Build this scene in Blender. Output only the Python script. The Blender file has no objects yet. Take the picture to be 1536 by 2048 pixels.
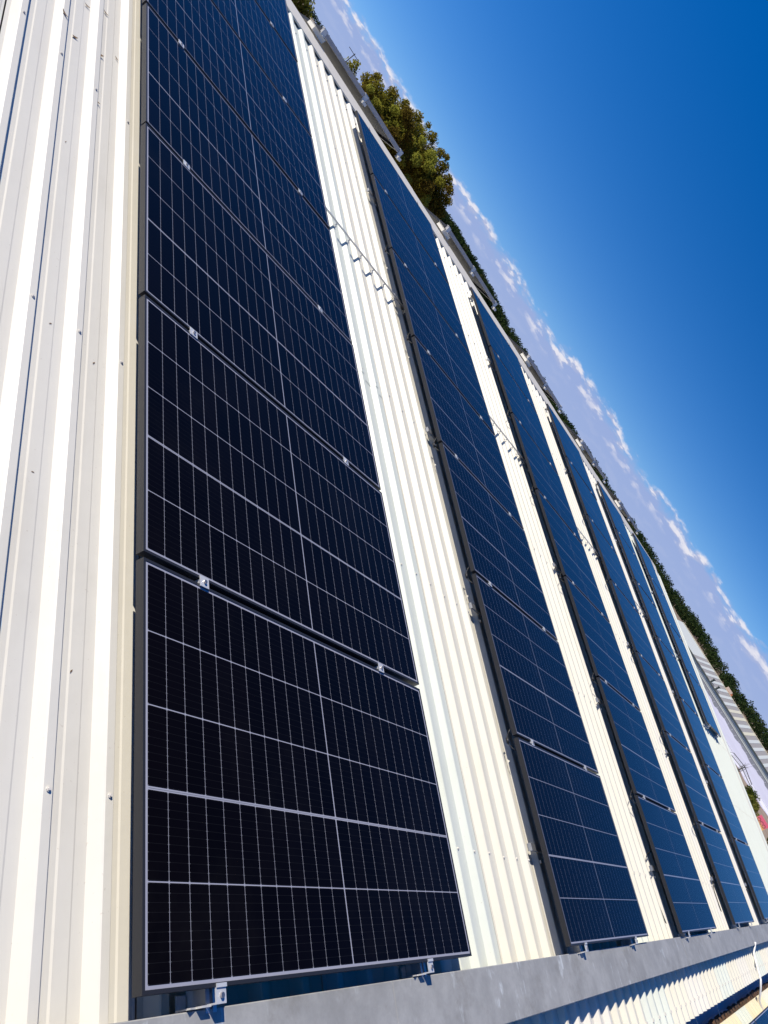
import bpy, math, random
from mathutils import Matrix, Vector
random.seed(7)
R_ = math.radians
scene = bpy.context.scene
col = scene.collection

# ------------------------------------------------------------------ frames
PITCH = R_(10)
Z0 = 5.0
# roof frame: x = along the eave, y = up the slope, z = out of the roof; z = 0 is the glass plane
ROOF = Matrix.Translation((0, 0, Z0)) @ Matrix.Rotation(PITCH, 4, 'X')

# ------------------------------------------------------------------ camera
cam_d = bpy.data.cameras.new('camera')
cam = bpy.data.objects.new('camera', cam_d)
col.objects.link(cam)
right = Vector((0.49333338, -0.16125153, 0.85476320))
up = Vector((-0.39710486, 0.83253712, 0.38625080))
back = Vector((-0.77390562, -0.52998103, 0.34668458))
pos = Vector((-1.43971098, -0.09598169, 1.42374450))
m = Matrix.Identity(4)
for i in range(3):
    m[i][0], m[i][1], m[i][2], m[i][3] = right[i], up[i], back[i], pos[i]
cam.matrix_world = ROOF @ m
cam_d.sensor_fit = 'VERTICAL'
cam_d.sensor_height = 24.0
cam_d.lens = 1540.404 / 2048 * 24.0
cam_d.clip_start = 0.05
cam_d.clip_end = 12000
scene.camera = cam

# ------------------------------------------------------------------ light
SUN_LOCAL = Vector((-0.88, 1.12, 1.0)).normalized()          # towards the sun, in the roof frame
sun_dir = (ROOF.to_3x3() @ SUN_LOCAL).normalized()
sun_el = math.asin(sun_dir.z)
sun_az = math.atan2(sun_dir.x, sun_dir.y)                     # from +Y towards +X
sd = bpy.data.lights.new('sun', 'SUN')
sd.energy = 4.45
sd.angle = R_(0.53)
sd.color = (1.0, 0.935, 0.82)
so = bpy.data.objects.new('sun', sd)
col.objects.link(so)
so.rotation_euler = (-sun_dir).to_track_quat('-Z', 'Y').to_euler()
so.location = (0, 0, 60)

world = bpy.data.worlds.new('World')
scene.world = world
world.use_nodes = True
wt = world.node_tree
wt.nodes.clear()


class NT:
    """small helper to write node trees"""
    def __init__(self, tree):
        self.t = tree

    def n(self, typ, **kw):
        nd = self.t.nodes.new(typ)
        for k, v in kw.items():
            setattr(nd, k, v)
        return nd

    def link(self, a, b):
        self.t.links.new(a, b)

    def put(self, sock, v):
        if isinstance(v, (int, float)):
            sock.default_value = v
        elif isinstance(v, (tuple, list)):
            sock.default_value = v if len(v) == len(sock.default_value) else tuple(v) + (1,)
        else:
            self.link(v, sock)

    def math(self, op, a, b=0.0, c=0.0):
        nd = self.n('ShaderNodeMath', operation=op)
        self.put(nd.inputs[0], a); self.put(nd.inputs[1], b); self.put(nd.inputs[2], c)
        return nd.outputs[0]

    def ramp(self, v, lo, hi, a=0.0, b=1.0):
        nd = self.n('ShaderNodeMapRange', interpolation_type='SMOOTHSTEP')
        self.put(nd.inputs[0], v); self.put(nd.inputs[1], lo); self.put(nd.inputs[2], hi)
        self.put(nd.inputs[3], a); self.put(nd.inputs[4], b)
        return nd.outputs[0]

    def noise(self, vec, scale, detail=4, rough=0.55, dims='3D'):
        nd = self.n('ShaderNodeTexNoise', noise_dimensions=dims)
        if vec is not None:
            self.link(vec, nd.inputs['Vector'])
        nd.inputs['Scale'].default_value = scale
        nd.inputs['Detail'].default_value = detail
        nd.inputs['Roughness'].default_value = rough
        return nd.outputs[0]

    def xyz(self, x, y, z):
        nd = self.n('ShaderNodeCombineXYZ')
        for i, v in enumerate((x, y, z)):
            self.put(nd.inputs[i], v)
        return nd.outputs[0]

    def mix(self, f, a, b, blend='MIX'):
        nd = self.n('ShaderNodeMix', data_type='RGBA', blend_type=blend)
        self.put(nd.inputs[0], f); self.put(nd.inputs[6], a); self.put(nd.inputs[7], b)
        return nd.outputs[2]


W = NT(wt)
w_out = W.n('ShaderNodeOutputWorld')
bg = W.n('ShaderNodeBackground')
SKY_STRENGTH = 0.108
bg.inputs['Strength'].default_value = SKY_STRENGTH
W.link(bg.outputs[0], w_out.inputs[0])
sky = W.n('ShaderNodeTexSky', sky_type='NISHITA')
sky.sun_disc = False
sky.sun_elevation = sun_el
sky.sun_rotation = sun_az
sky.altitude = 900
sky.air_density = 1.0
sky.dust_density = 0.25
sky.ozone_density = 1.6
hs = W.n('ShaderNodeHueSaturation')
hs.inputs['Saturation'].default_value = 1.47
hs.inputs['Value'].default_value = 1.0
hs.inputs['Hue'].default_value = 0.512
W.link(sky.outputs[0], hs.inputs['Color'])
tc = W.n('ShaderNodeTexCoord')
sx = W.n('ShaderNodeSeparateXYZ')
W.link(tc.outputs['Generated'], sx.inputs[0])
# dry high-altitude air: the pale band of the model sky lies below the horizon
lifted = W.n('ShaderNodeVectorMath', operation='NORMALIZE')
W.link(W.xyz(sx.outputs[0], sx.outputs[1], W.math('ADD', W.math('MULTIPLY', W.math('MAXIMUM', sx.outputs[2], 0.0), 1.55), 0.075)), lifted.inputs[0])
W.link(lifted.outputs[0], sky.inputs[0])
az = W.math('ARCTAN2', sx.outputs[0], sx.outputs[1])
el = W.math('ARCSINE', sx.outputs[2])
# a low bank of lavender summer cloud along the horizon with puffy tops
edge = W.noise(W.xyz(W.math('MULTIPLY', az, 9.0), 3.1, 0.0), 1.0, 5, 0.6)
fine = W.noise(W.xyz(W.math('MULTIPLY', az, 34.0), W.math('MULTIPLY', el, 60.0), 2.0), 1.0, 5, 0.6)
top = W.math('ADD', 0.051, W.math('MULTIPLY', W.math('SUBTRACT', edge, 0.5), 0.030))
top = W.math('ADD', top, W.math('MULTIPLY', W.math('SUBTRACT', fine, 0.5), 0.026))
d_top = W.math('SUBTRACT', top, el)
bank = W.ramp(d_top, -0.004, 0.012, 0.0, 0.90)
blob = W.noise(W.xyz(W.math('MULTIPLY', az, 32.0), W.math('MULTIPLY', el, 88.0), 7.0), 1.0, 5, 0.52)
blob_up = W.noise(W.xyz(W.math('MULTIPLY', az, 32.0), W.math('MULTIPLY', W.math('ADD', el, 0.004), 88.0), 7.0), 1.0, 5, 0.52)
near_top = W.math('MULTIPLY', W.ramp(d_top, -0.006, 0.003), W.ramp(d_top, 0.024, 0.006))
puff = W.math('MULTIPLY', W.ramp(blob, 0.45, 0.62), W.math('ADD', near_top, W.ramp(d_top, 0.0, 0.03, 0.0, 0.045)))
puff = W.math('MINIMUM', W.math('MULTIPLY', puff, 1.0), 0.95)
lit = W.ramp(W.math('SUBTRACT', blob, blob_up), -0.03, 0.06)
cs = 1.0 / SKY_STRENGTH
bank_c = tuple(x * cs for x in (0.265, 0.330, 0.560))
puff_sh = tuple(x * cs for x in (0.340, 0.385, 0.560))
puff_lt = tuple(x * cs for x in (0.650, 0.640, 0.700))
c1 = W.mix(bank, hs.outputs[0], bank_c)
c2 = W.mix(puff, c1, W.mix(lit, puff_sh, puff_lt))
W.link(c2, bg.inputs['Color'])

vs = scene.view_settings
vs.view_transform = 'Standard'
vs.look = 'None'
vs.exposure = 0.35
vs.gamma = 1.0
vs.use_curve_mapping = False
try:
    scene.cycles.use_denoising = True
    scene.cycles.max_bounces = 8
except Exception:
    pass

# ------------------------------------------------------------------ materials
def mat(name, color, rough=0.5, metal=0.0, var=0.0, var_scale=3.0, tint=None, bump=0.0, bump_scale=40.0,
        spec=0.5, stretch=None, coat=0.0):
    m_ = bpy.data.materials.new(name)
    m_.use_nodes = True
    t = NT(m_.node_tree)
    p = m_.node_tree.nodes['Principled BSDF']
    p.inputs['Roughness'].default_value = rough
    p.inputs['Metallic'].default_value = metal
    p.inputs['Specular IOR Level'].default_value = spec
    p.inputs['Coat Weight'].default_value = coat
    p.inputs['Base Color'].default_value = (*color, 1)
    tcn = t.n('ShaderNodeTexCoord')
    vec = tcn.outputs['Object']
    if stretch:
        mp = t.n('ShaderNodeMapping')
        mp.inputs['Scale'].default_value = stretch
        t.link(vec, mp.inputs['Vector'])
        vec = mp.outputs[0]
    if var > 0:
        f = t.ramp(t.noise(vec, var_scale, 6, 0.65), 0.32, 0.70)
        tc2 = tint if tint else tuple(c * (1 - var) for c in color)
        t.link(t.mix(f, color, tc2), p.inputs['Base Color'])
    if bump > 0:
        b = t.n('ShaderNodeBump')
        b.inputs['Strength'].default_value = bump
        b.inputs['Distance'].default_value = 0.01
        t.link(t.noise(vec, bump_scale, 4), b.inputs['Height'])
        t.link(b.outputs[0], p.inputs['Normal'])
    return m_


def roof_paint(name, color, dirt):
    m_ = bpy.data.materials.new(name)
    m_.use_nodes = True
    t = NT(m_.node_tree)
    p = m_.node_tree.nodes['Principled BSDF']
    p.inputs['Roughness'].default_value = 0.42
    p.inputs['Specular IOR Level'].default_value = 0.4
    geo = t.n('ShaderNodeNewGeometry')
    mp = t.n('ShaderNodeMapping')
    mp.inputs['Scale'].default_value = (9.0, 0.7, 9.0)
    t.link(geo.outputs['Position'], mp.inputs['Vector'])
    streak = t.ramp(t.noise(mp.outputs[0], 1.0, 6, 0.6), 0.45, 0.80, 0.0, 0.42)
    blotch = t.ramp(t.noise(geo.outputs['Position'], 2.3, 5, 0.6), 0.50, 0.85, 0.0, 0.35)
    speck = t.ramp(t.noise(geo.outputs['Position'], 85.0, 2, 0.5), 0.70, 0.78, 0.0, 0.35)
    c = t.mix(streak, color, dirt)
    c = t.mix(blotch, c, tuple(0.93 * k for k in dirt))
    c = t.mix(speck, c, (0.42, 0.36, 0.28))
    t.link(c, p.inputs['Base Color'])
    b = t.n('ShaderNodeBump')
    b.inputs['Strength'].default_value = 0.10
    b.inputs['Distance'].default_value = 0.02
    t.link(t.noise(geo.outputs['Position'], 6.0, 3), b.inputs['Height'])
    t.link(b.outputs[0], p.inputs['Normal'])
    return m_


M = {}
M['cream'] = roof_paint('paint_cream', (0.715, 0.677, 0.560), (0.64, 0.59, 0.46))
M['white'] = roof_paint('paint_white', (0.708, 0.674, 0.590), (0.63, 0.585, 0.49))
M['cool'] = roof_paint('paint_cool_white', (0.650, 0.672, 0.590), (0.57, 0.58, 0.485))
M['warm'] = roof_paint('paint_warm', (0.705, 0.620, 0.455), (0.62, 0.52, 0.37))
M['yellow'] = roof_paint('paint_yellowed', (0.760, 0.670, 0.480), (0.64, 0.53, 0.36))
M['cap'] = roof_paint('paint_ridge', (0.720, 0.670, 0.570), (0.63, 0.57, 0.47))
M['frame'] = mat('black_anodised', (0.022, 0.022, 0.025), 0.42, 0.0, spec=0.45)
M['alu'] = mat('aluminium', (0.62, 0.63, 0.66), 0.38, 0.85, var=0.15, var_scale=20)
M['bracket'] = mat('pale_bracket', (0.70, 0.68, 0.64), 0.45, 0.3, var=0.15, var_scale=30)
M['bar_grey'] = mat('grey_bar', (0.42, 0.41, 0.41), 0.5, var=0.12, var_scale=8)
M['clamp'] = mat('milled_aluminium', (0.64, 0.65, 0.67), 0.4, 0.25, var=0.12, var_scale=60)
M['steel'] = mat('bolt_steel', (0.55, 0.50, 0.46), 0.32, 0.9)
M['cable'] = mat('cable_black', (0.015, 0.015, 0.015), 0.5)
M['galv_blue'] = mat('galvanised_trough', (0.62, 0.62, 0.70), 0.5, 0.0, var=0.2, var_scale=2.0)
M['rust'] = mat('rusted_steel', (0.16, 0.075, 0.03), 0.85, 0, var=0.8, var_scale=9, tint=(0.05, 0.035, 0.018), bump=0.5, bump_scale=30)
M['white_pipe'] = mat('white_pvc', (0.80, 0.78, 0.75), 0.35, var=0.1)
M['dark_box'] = mat('dark_box', (0.10, 0.10, 0.09), 0.6)
M['wall'] = mat('shed_wall', (0.55, 0.52, 0.46), 0.6, var=0.15, var_scale=0.8)
M['leaf_dry'] = mat('dry_leaf', (0.20, 0.12, 0.06), 0.8, var=0.5, var_scale=40)
M['screw'] = mat('screw_head', (0.66, 0.62, 0.56), 0.45, 0.0)

# galvanised flashing with spangle, run-off stains and white oxide drips
m_ = bpy.data.materials.new('galvanised_flashing'); m_.use_nodes = True
t = NT(m_.node_tree); p = m_.node_tree.nodes['Principled BSDF']
geo = t.n('ShaderNodeNewGeometry')
mp = t.n('ShaderNodeMapping'); mp.inputs['Scale'].default_value = (22.0, 3.5, 3.5)
t.link(geo.outputs['Position'], mp.inputs['Vector'])
base = t.mix(t.ramp(t.noise(geo.outputs['Position'], 5.0, 6, 0.7), 0.3, 0.72), (0.275, 0.272, 0.262), (0.400, 0.396, 0.385))
spang = t.ramp(t.noise(geo.outputs['Position'], 70.0, 3, 0.6), 0.35, 0.7, 0.0, 0.35)
base = t.mix(spang, base, (0.30, 0.30, 0.295))
drip = t.math('MULTIPLY', t.ramp(t.noise(mp.outputs[0], 1.0, 4, 0.6), 0.54, 0.66), t.ramp(t.noise(geo.outputs['Position'], 14.0, 3), 0.5, 0.66))
base = t.mix(t.math('MULTIPLY', drip, 0.75), base, (0.58, 0.61, 0.62))
stain = t.ramp(t.noise(geo.outputs['Position'], 2.6, 6, 0.75), 0.52, 0.68, 0.0, 0.62)
base = t.mix(stain, base, (0.225, 0.215, 0.195))
t.link(base, p.inputs['Base Color'])
p.inputs['Metallic'].default_value = 0.0
p.inputs['Roughness'].default_value = 0.55
M['galv'] = m_


def glassy(name, build, rough=0.045):
    m2 = bpy.data.materials.new(name)
    m2.use_nodes = True
    t2 = NT(m2.node_tree)
    p2 = m2.node_tree.nodes['Principled BSDF']
    p2.inputs['Roughness'].default_value = rough
    p2.inputs['IOR'].default_value = 1.18
    build(t2, p2)
    return m2


def build_cell(t, p):
    uv = t.n('ShaderNodeUVMap'); uv.uv_map = 'UVMap'
    s = t.n('ShaderNodeSeparateXYZ')
    t.link(uv.outputs[0], s.inputs[0])                      # x: metres across the row, y: metres up the slope, from the cell centre
    ph = t.math('FRACT', t.math('ADD', t.math('DIVIDE', s.outputs[1], 0.0205), 0.5))
    dist = t.math('MULTIPLY', t.math('ABSOLUTE', t.math('SUBTRACT', ph, 0.5)), 0.0205)
    wire = t.ramp(dist, 0.0006, 0.0003, 0.0, 0.05)
    endd = t.math('SUBTRACT', 0.03475, t.math('ABSOLUTE', s.outputs[0]))
    pad = t.math('MULTIPLY', t.ramp(dist, 0.0014, 0.0009), t.ramp(endd, 0.004, 0.0025))
    f = t.math('MAXIMUM', wire, t.math('MULTIPLY', pad, 0.35))
    oi = t.n('ShaderNodeObjectInfo')
    body = t.mix(oi.outputs['Random'], (0.0018, 0.0011, 0.0013), (0.0028, 0.0018, 0.0021))
    geo = t.n('ShaderNodeNewGeometry')
    dust = t.ramp(t.noise(geo.outputs['Position'], 1.7, 6, 0.7), 0.48, 0.80, 0.0, 0.018)
    body = t.mix(dust, body, (0.16, 0.15, 0.14))
    t.link(t.mix(f, body, (0.16, 0.17, 0.19)), p.inputs['Base Color'])
    t.link(t.ramp(t.noise(geo.outputs['Position'], 4.0, 4, 0.6), 0.3, 0.8, 0.035, 0.09), p.inputs['Roughness'])


def build_sheet(t, p):
    geo = t.n('ShaderNodeNewGeometry')
    c = t.mix(t.ramp(t.noise(geo.outputs['Position'], 3.0, 3), 0.3, 0.7), (0.300, 0.305, 0.370), (0.34, 0.345, 0.41))
    t.link(c, p.inputs['Base Color'])


M['cell'] = glassy('solar_cell', build_cell)
M['laminate'] = glassy('white_backsheet', build_sheet)
M['wire'] = glassy('ribbon', lambda t, p: p.inputs['Base Color'].__setattr__('default_value', (0.20, 0.21, 0.25, 1)))


# ------------------------------------------------------------------ mesh building
class MB:
    def __init__(self):
        self.v, self.f, self.uv = [], [], []

    def quad(self, a, b, c, d, uv=None):
        i = len(self.v)
        self.v += [a, b, c, d]
        self.f.append((i, i + 1, i + 2, i + 3))

    def box(self, x0, x1, y0, y1, z0, z1):
        i = len(self.v)
        self.v += [(x0, y0, z0), (x1, y0, z0), (x1, y1, z0), (x0, y1, z0),
                   (x0, y0, z1), (x1, y0, z1), (x1, y1, z1), (x0, y1, z1)]
        for q in ((0, 3, 2, 1), (4, 5, 6, 7), (0, 1, 5, 4), (1, 2, 6, 5), (2, 3, 7, 6), (3, 0, 4, 7)):
            self.f.append(tuple(i + k for k in q))

    def prism(self, prof, y0, y1, axis='y', closed=True):
        """extrude a closed profile of (a, z) along y (a = x) or along x (a = y)"""
        i = len(self.v)
        n = len(prof)
        for yy in (y0, y1):
            for a, z in prof:
                self.v.append((a, yy, z) if axis == 'y' else (yy, a, z))
        for k in range(n):
            k2 = (k + 1) % n
            q = (i + k, i + k2, i + n + k2, i + n + k)
            self.f.append(q if axis == 'y' else q[::-1])
        self.f.append(tuple(i + k for k in range(n))[::-1])
        self.f.append(tuple(i + n + k for k in range(n)))

    def strip(self, prof, y0, y1, th, axis='y'):
        """an open profile turned into a thin solid sheet, th thick downwards"""
        n = len(prof)
        i = len(self.v)
        for yy in (y0, y1):
            for dz in (0.0, -th):
                for a, z in prof:
                    self.v.append((a, yy, z + dz) if axis == 'y' else (yy, a, z + dz))
        A, B, C2, D = i, i + n, i + 2 * n, i + 3 * n
        for k in range(n - 1):
            self.f.append((A + k, A + k + 1, C2 + k + 1, C2 + k))
            self.f.append((B + k + 1, B + k, D + k, D + k + 1))
            self.f.append((A + k + 1, A + k, B + k, B + k + 1))
            self.f.append((C2 + k, C2 + k + 1, D + k + 1, D + k))
        self.f.append((A, C2, D, B))
        self.f.append((C2 + n - 1, A + n - 1, B + n - 1, D + n - 1))

    def tube(self, pts, r, seg=8, r1=None):
        pts = [Vector(q) for q in pts]
        i0 = len(self.v)
        for k, q in enumerate(pts):
            d = (pts[min(k + 1, len(pts) - 1)] - pts[max(k - 1, 0)]).normalized()
            a = d.orthogonal().normalized()
            b = d.cross(a)
            rr = r if r1 is None else r + (r1 - r) * k / (len(pts) - 1)
            for s in range(seg):
                an = 2 * math.pi * s / seg
                self.v.append(tuple(q + (a * math.cos(an) + b * math.sin(an)) * rr))
        for k in range(len(pts) - 1):
            for s in range(seg):
                s2 = (s + 1) % seg
                self.f.append((i0 + k * seg + s, i0 + k * seg + s2, i0 + (k + 1) * seg + s2, i0 + (k + 1) * seg + s))
        self.f.append(tuple(i0 + s for s in range(seg))[::-1])
        e = i0 + (len(pts) - 1) * seg
        self.f.append(tuple(e + s for s in range(seg)))

    def mesh(self, name, material, smooth=False):
        me = bpy.data.meshes.new(name)
        me.from_pydata(self.v, [], self.f)
        if material:
            me.materials.append(material)
        if smooth:
            me.polygons.foreach_set('use_smooth', [True] * len(me.polygons))
        me.update()
        return me


def obj(name, mesh, parent=None, loc=(0, 0, 0), mw=None):
    o = bpy.data.objects.new(name, mesh)
    col.objects.link(o)
    if parent is not None:
        o.parent = parent
    if mw is not None:
        o.matrix_world = mw
    else:
        o.location = loc
    return o


def tag(o, label=None, cat=None, group=None, kind=None):
    if label: o['label'] = label
    if cat: o['category'] = cat
    if group: o['group'] = group
    if kind: o['kind'] = kind
    return o


def roof_at(v, u, n, rot=None):
    mm = ROOF @ Matrix.Translation((v, u, n))
    return mm @ rot if rot is not None else mm


def thing(name, label, cat, mw, group=None, data=None):
    o = bpy.data.objects.new(name, data)
    col.objects.link(o)
    o.matrix_world = mw
    return tag(o, label, cat, group)


# ------------------------------------------------------------------ setting: ground
RIB, COVER = 0.1835, 0.734
N_CREST, N_PAN = -0.095, -0.125
U_EAVE, U_TOP, U_APEX = -0.05, 8.33, 8.46
CAM = cam.matrix_world.translation.copy()


def polar(azd, r, z=0.0):
    """a world point r metres from the camera's foot, az degrees from the up-slope direction"""
    return Vector((CAM.x + r * math.sin(R_(azd)), CAM.y + r * math.cos(R_(azd)), z))


def smooth(a, b, x):
    q = max(0.0, min(1.0, (x - a) / (b - a)))
    return q * q * (3 - 2 * q)


def ground_h(azd, r):
    h = 2.2 * smooth(300, 500, r) + 3.0 * smooth(500, 640, r)
    left = smooth(50, 36, abs(azd)) if azd > -90 else 0.0
    h += left * (8.2 * smooth(330, 500, r) - 1.2 * smooth(520, 640, r))
    w = math.sin(azd * 0.9) * 0.5 + math.sin(azd * 0.37 + r * 0.01) * 0.5
    h += w * 0.5 * smooth(320, 480, r)
    return h - 2.0 * smooth(700, 2500, r)


mb = MB()
rings = [0.0, 20, 40, 80, 120, 160, 220, 280, 330, 380, 420, 450, 480, 510, 540, 570, 600, 640, 700, 900, 1300, 2000, 4000, 9000]
SEG = 180
for r in rings:
    for s in range(SEG):
        azd = -180 + 360 * s / SEG
        q = polar(azd, r)
        mb.v.append((q.x, q.y, ground_h(azd, r) if r > 0 else 0.0))
for k in range(len(rings) - 1):
    for s in range(SEG):
        s2 = (s + 1) % SEG
        mb.f.append((k * SEG + s, (k + 1) * SEG + s, (k + 1) * SEG + s2, k * SEG + s2))
m_ = bpy.data.materials.new('dry_ground'); m_.use_nodes = True
t = NT(m_.node_tree); p = m_.node_tree.nodes['Principled BSDF']
geo = t.n('ShaderNodeNewGeometry')
c = t.mix(t.ramp(t.noise(geo.outputs['Position'], 0.03, 6, 0.6), 0.35, 0.65), (0.30, 0.235, 0.16), (0.17, 0.105, 0.07))
c = t.mix(t.ramp(t.noise(geo.outputs['Position'], 0.11, 5, 0.65), 0.52, 0.66), c, (0.10, 0.095, 0.045))
t.link(c, p.inputs['Base Color']); p.inputs['Roughness'].default_value = 0.95
tag(obj('ground', mb.mesh('ground', m_, True)), kind='structure')

# ------------------------------------------------------------------ the warehouse whose roof carries the panels
house = thing('warehouse', 'long warehouse with cream ribbed metal roof carrying the rows of black panels', 'building', ROOF.copy())


def rib_profile(x0, nribs=4, crest=N_CREST, pan=N_PAN, cover=COVER, first=0.033):
    pr = [(x0 + 0.004, pan - 0.001)]
    for k in range(nribs):
        b = x0 + first + k * RIB
        pr += [(b - 0.012, pan), (b + 0.010, crest - 0.003), (b + 0.014, crest), (b + 0.039, crest), (b + 0.0425, crest - 0.003), (b + 0.049, pan)]
        e = b + RIB if k < nribs - 1 else x0 + cover
        # two shallow stiffening swages in the pan
        w = (b + 0.054 + RIB * 0.20, b + 0.054 + RIB * 0.42)
        if w[1] < e - 0.01:
            pr += [(w[0] - 0.006, pan), (w[0], pan + 0.0022), (w[1], pan + 0.0022), (w[1] + 0.006, pan)]
    pr.append((x0 + cover - 0.0035, pan))
    return pr


def sheet_mesh(y0, y1, material, crest=N_CREST, pan=N_PAN):
    b = MB()
    b.strip(rib_profile(0.0, crest=crest, pan=pan), y0, y1, 0.0012)
    return b.mesh('roof_sheet', material)


LAP0 = 2.287
SHIFT = 0.065


def lap_x(k):
    return LAP0 + k * COVER + (SHIFT if k > -3 else 0.024)


K0, K1 = -12, 22                                            # sheets from v = -6.5 to v = 18.4
tints = {}
order = ['cream', 'white', 'cool', 'white', 'warm', 'cream', 'cool', 'white', 'cream']
sheet_meshes = {k: sheet_mesh(-0.585, U_TOP, M[k]) for k in ('cream', 'white', 'cool', 'warm')}
sheet_of = {}
for k in range(K0, K1 + 1):
    tone = order[(k * 5 + 3) % len(order)]
    if k in (-3,): tone = 'warm'
    if k in (-4, -5): tone = 'white'
    if k == -1: tone = 'cool'
    if k == 0: tone = 'cream'
    if k >= 17: tone = 'cool'
    elif k >= 1: tone = 'cool' if k in (3, 7, 11) else ('white' if k % 2 else 'cream')
    sh = obj('roof_sheet', sheet_meshes[tone], house, (lap_x(k), 0, 0))
    if k == -1:                                           # this one is made of two lapped lengths
        bb = MB()
        bb.strip(rib_profile(0.0), -0.585, 3.52, 0.0012)
        bb.strip(rib_profile(0.0, crest=N_CREST + 0.0026, pan=N_PAN + 0.0026), 3.37, U_TOP, 0.0012)
        sh.data = bb.mesh('roof_sheet', M[tone])
    if k == -3:
        sh.scale.x = (COVER + SHIFT - 0.024) / COVER              # one wider closing sheet below the first row
    sheet_of[k] = sh

# the far slope behind the ridge
FAR = Matrix.Translation((0, 2 * (U_APEX * math.cos(PITCH)), 0))
far_mesh = sheet_mesh(U_EAVE, U_TOP, M['white'])
apex_w = ROOF @ Vector((0, U_APEX, 0))
FARM = Matrix.Translation((0, 2 * apex_w.y, 0)) @ Matrix.Diagonal((1, -1, 1, 1)) @ ROOF     # mirrored slope
# a mirrored frame flips normals, so the far slope is built from a rotated frame instead
FARM = Matrix.Translation((12.0, 2 * apex_w.y, Z0)) @ Matrix.Rotation(math.pi, 4, 'Z') @ Matrix.Rotation(PITCH, 4, 'X')
inv_h = house.matrix_world.inverted()
for k in range(K0, K1 + 1):
    o = obj('far_roof_sheet', far_mesh, house)
    o.matrix_local = inv_h @ FARM @ Matrix.Translation((12.0 - (LAP0 + k * COVER) - COVER, 0, 0))

# roof screws along every purlin line: separate near the camera, joined farther off
PURLINS = (0.43, 1.92, 3.41, 4.90, 6.39, 7.80)
b = MB(); b.tube([(0, 0, 0), (0, 0, 0.003)], 0.0065, 8); b.tube([(0, 0, 0.003), (0, 0, 0.0065)], 0.004, 6)
screw_mesh = b.mesh('roof_screw', M['screw'])
far_b = MB()
for k in range(K0, K1 + 1):
    for r in range(4):
        cx = 0.033 + r * RIB + 0.027
        v = lap_x(k) + cx
        for pu in PURLINS:
            jit = random.uniform(-0.012, 0.012)
            if -5 <= k <= 0 and pu < 7:
                obj('roof_screw', screw_mesh, sheet_of[k], (cx, pu + jit, N_CREST))
            else:
                far_b.box(v - 0.008, v + 0.008, pu + jit - 0.008, pu + jit + 0.008, N_CREST, N_CREST + 0.009)
tag(obj('roof_screws', far_b.mesh('roof_screws', M['screw']), house), kind='stuff')
b = MB()
for k in range(K0, K1 + 1):
    for r in range(4):
        v = lap_x(k) + 0.033 + r * RIB + 0.027
        b.box(v - 0.009, v + 0.009, -0.485, -0.467, N_CREST, N_CREST + 0.008)
tag(obj('lower_roof_screws', b.mesh('lower_roof_screws', M['screw']), house), kind='stuff')

# ridge capping in lapped lengths, resting on the crests
cap_w = 0.27
for k in range(9):
    x0 = -6.5 + k * 2.8
    b = MB()
    z = N_CREST + 0.004 + 0.0025 * (k % 2)
    top_z = z + 0.014
    loc_far = inv_h @ FARM
    a1 = Vector((0, U_APEX - cap_w, z))
    # far flange end in the roof frame
    q = inv_h @ (FARM @ Vector((12.0, U_APEX - cap_w, z)))
    prof = [(a1.y - 0.002, z - 0.016), (a1.y, z), (U_APEX, top_z), (q.y, q.z), (q.y + 0.002, q.z - 0.016)]
    b.strip(prof, x0 - 0.03, x0 + 2.8, 0.0015, axis='x')
    obj('ridge_cap', b.mesh('ridge_cap', M['cap']), house)

# galvanised cable duct lying across the ribs along the foot of the rows, in lapped lengths
duct = thing('cable_duct', 'long flat grey galvanised duct lying across the roof below the panel rows', 'duct', ROOF.copy())
for k in range(9):
    x0 = 1.16 - 2.44 * 3 + k * 2.44
    x1 = min(x0 + 2.44, 18.4)
    b = MB()
    b.box(x0, x1 - 0.002, -0.238, -0.052, N_CREST + 0.002, -0.037)
    obj('tray', b.mesh('tray', M['galv']), duct)
    b = MB()
    zt = -0.033 + 0.0012 * (k % 2)
    prof = [(-0.0405, zt - 0.022), (-0.0410, zt - 0.002), (-0.0435, zt), (-0.2465, zt), (-0.2492, zt - 0.002), (-0.2500, zt - 0.022)]
    b.strip(prof[::-1], x0 - 0.002, x1 + 0.012, 0.0012, axis='x')
    obj('duct_lid', b.mesh('duct_lid', M['galv']), duct)

# walls, gables and a closed underside so no light leaks through
b = MB()
eave_w = ROOF @ Vector((0, -0.55, N_PAN - 0.09))
apx = ROOF @ Vector((0, U_APEX, N_PAN - 0.03))
far_y = 2 * apx.y - eave_w.y
XL, XR = -6.45, 18.36
prof = [(eave_w.y, -0.02), (eave_w.y, eave_w.z), (apx.y, apx.z), (far_y, eave_w.z), (far_y, -0.02)]
b.prism([(y, z) for y, z in prof], XL, XR, axis='x')
o = obj('wall', b.mesh('wall', M['wall']), house)
o.matrix_local = inv_h
# verge trim at the far gable
b = MB()
b.prism([(18.37, N_PAN - 0.20), (18.37, N_CREST + 0.012), (18.52, N_CREST + 0.012), (18.52, N_PAN - 0.20)][::-1], -0.60, U_APEX, axis='y')
obj('verge_trim', b.mesh('verge_trim', M['white']), house)

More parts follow.
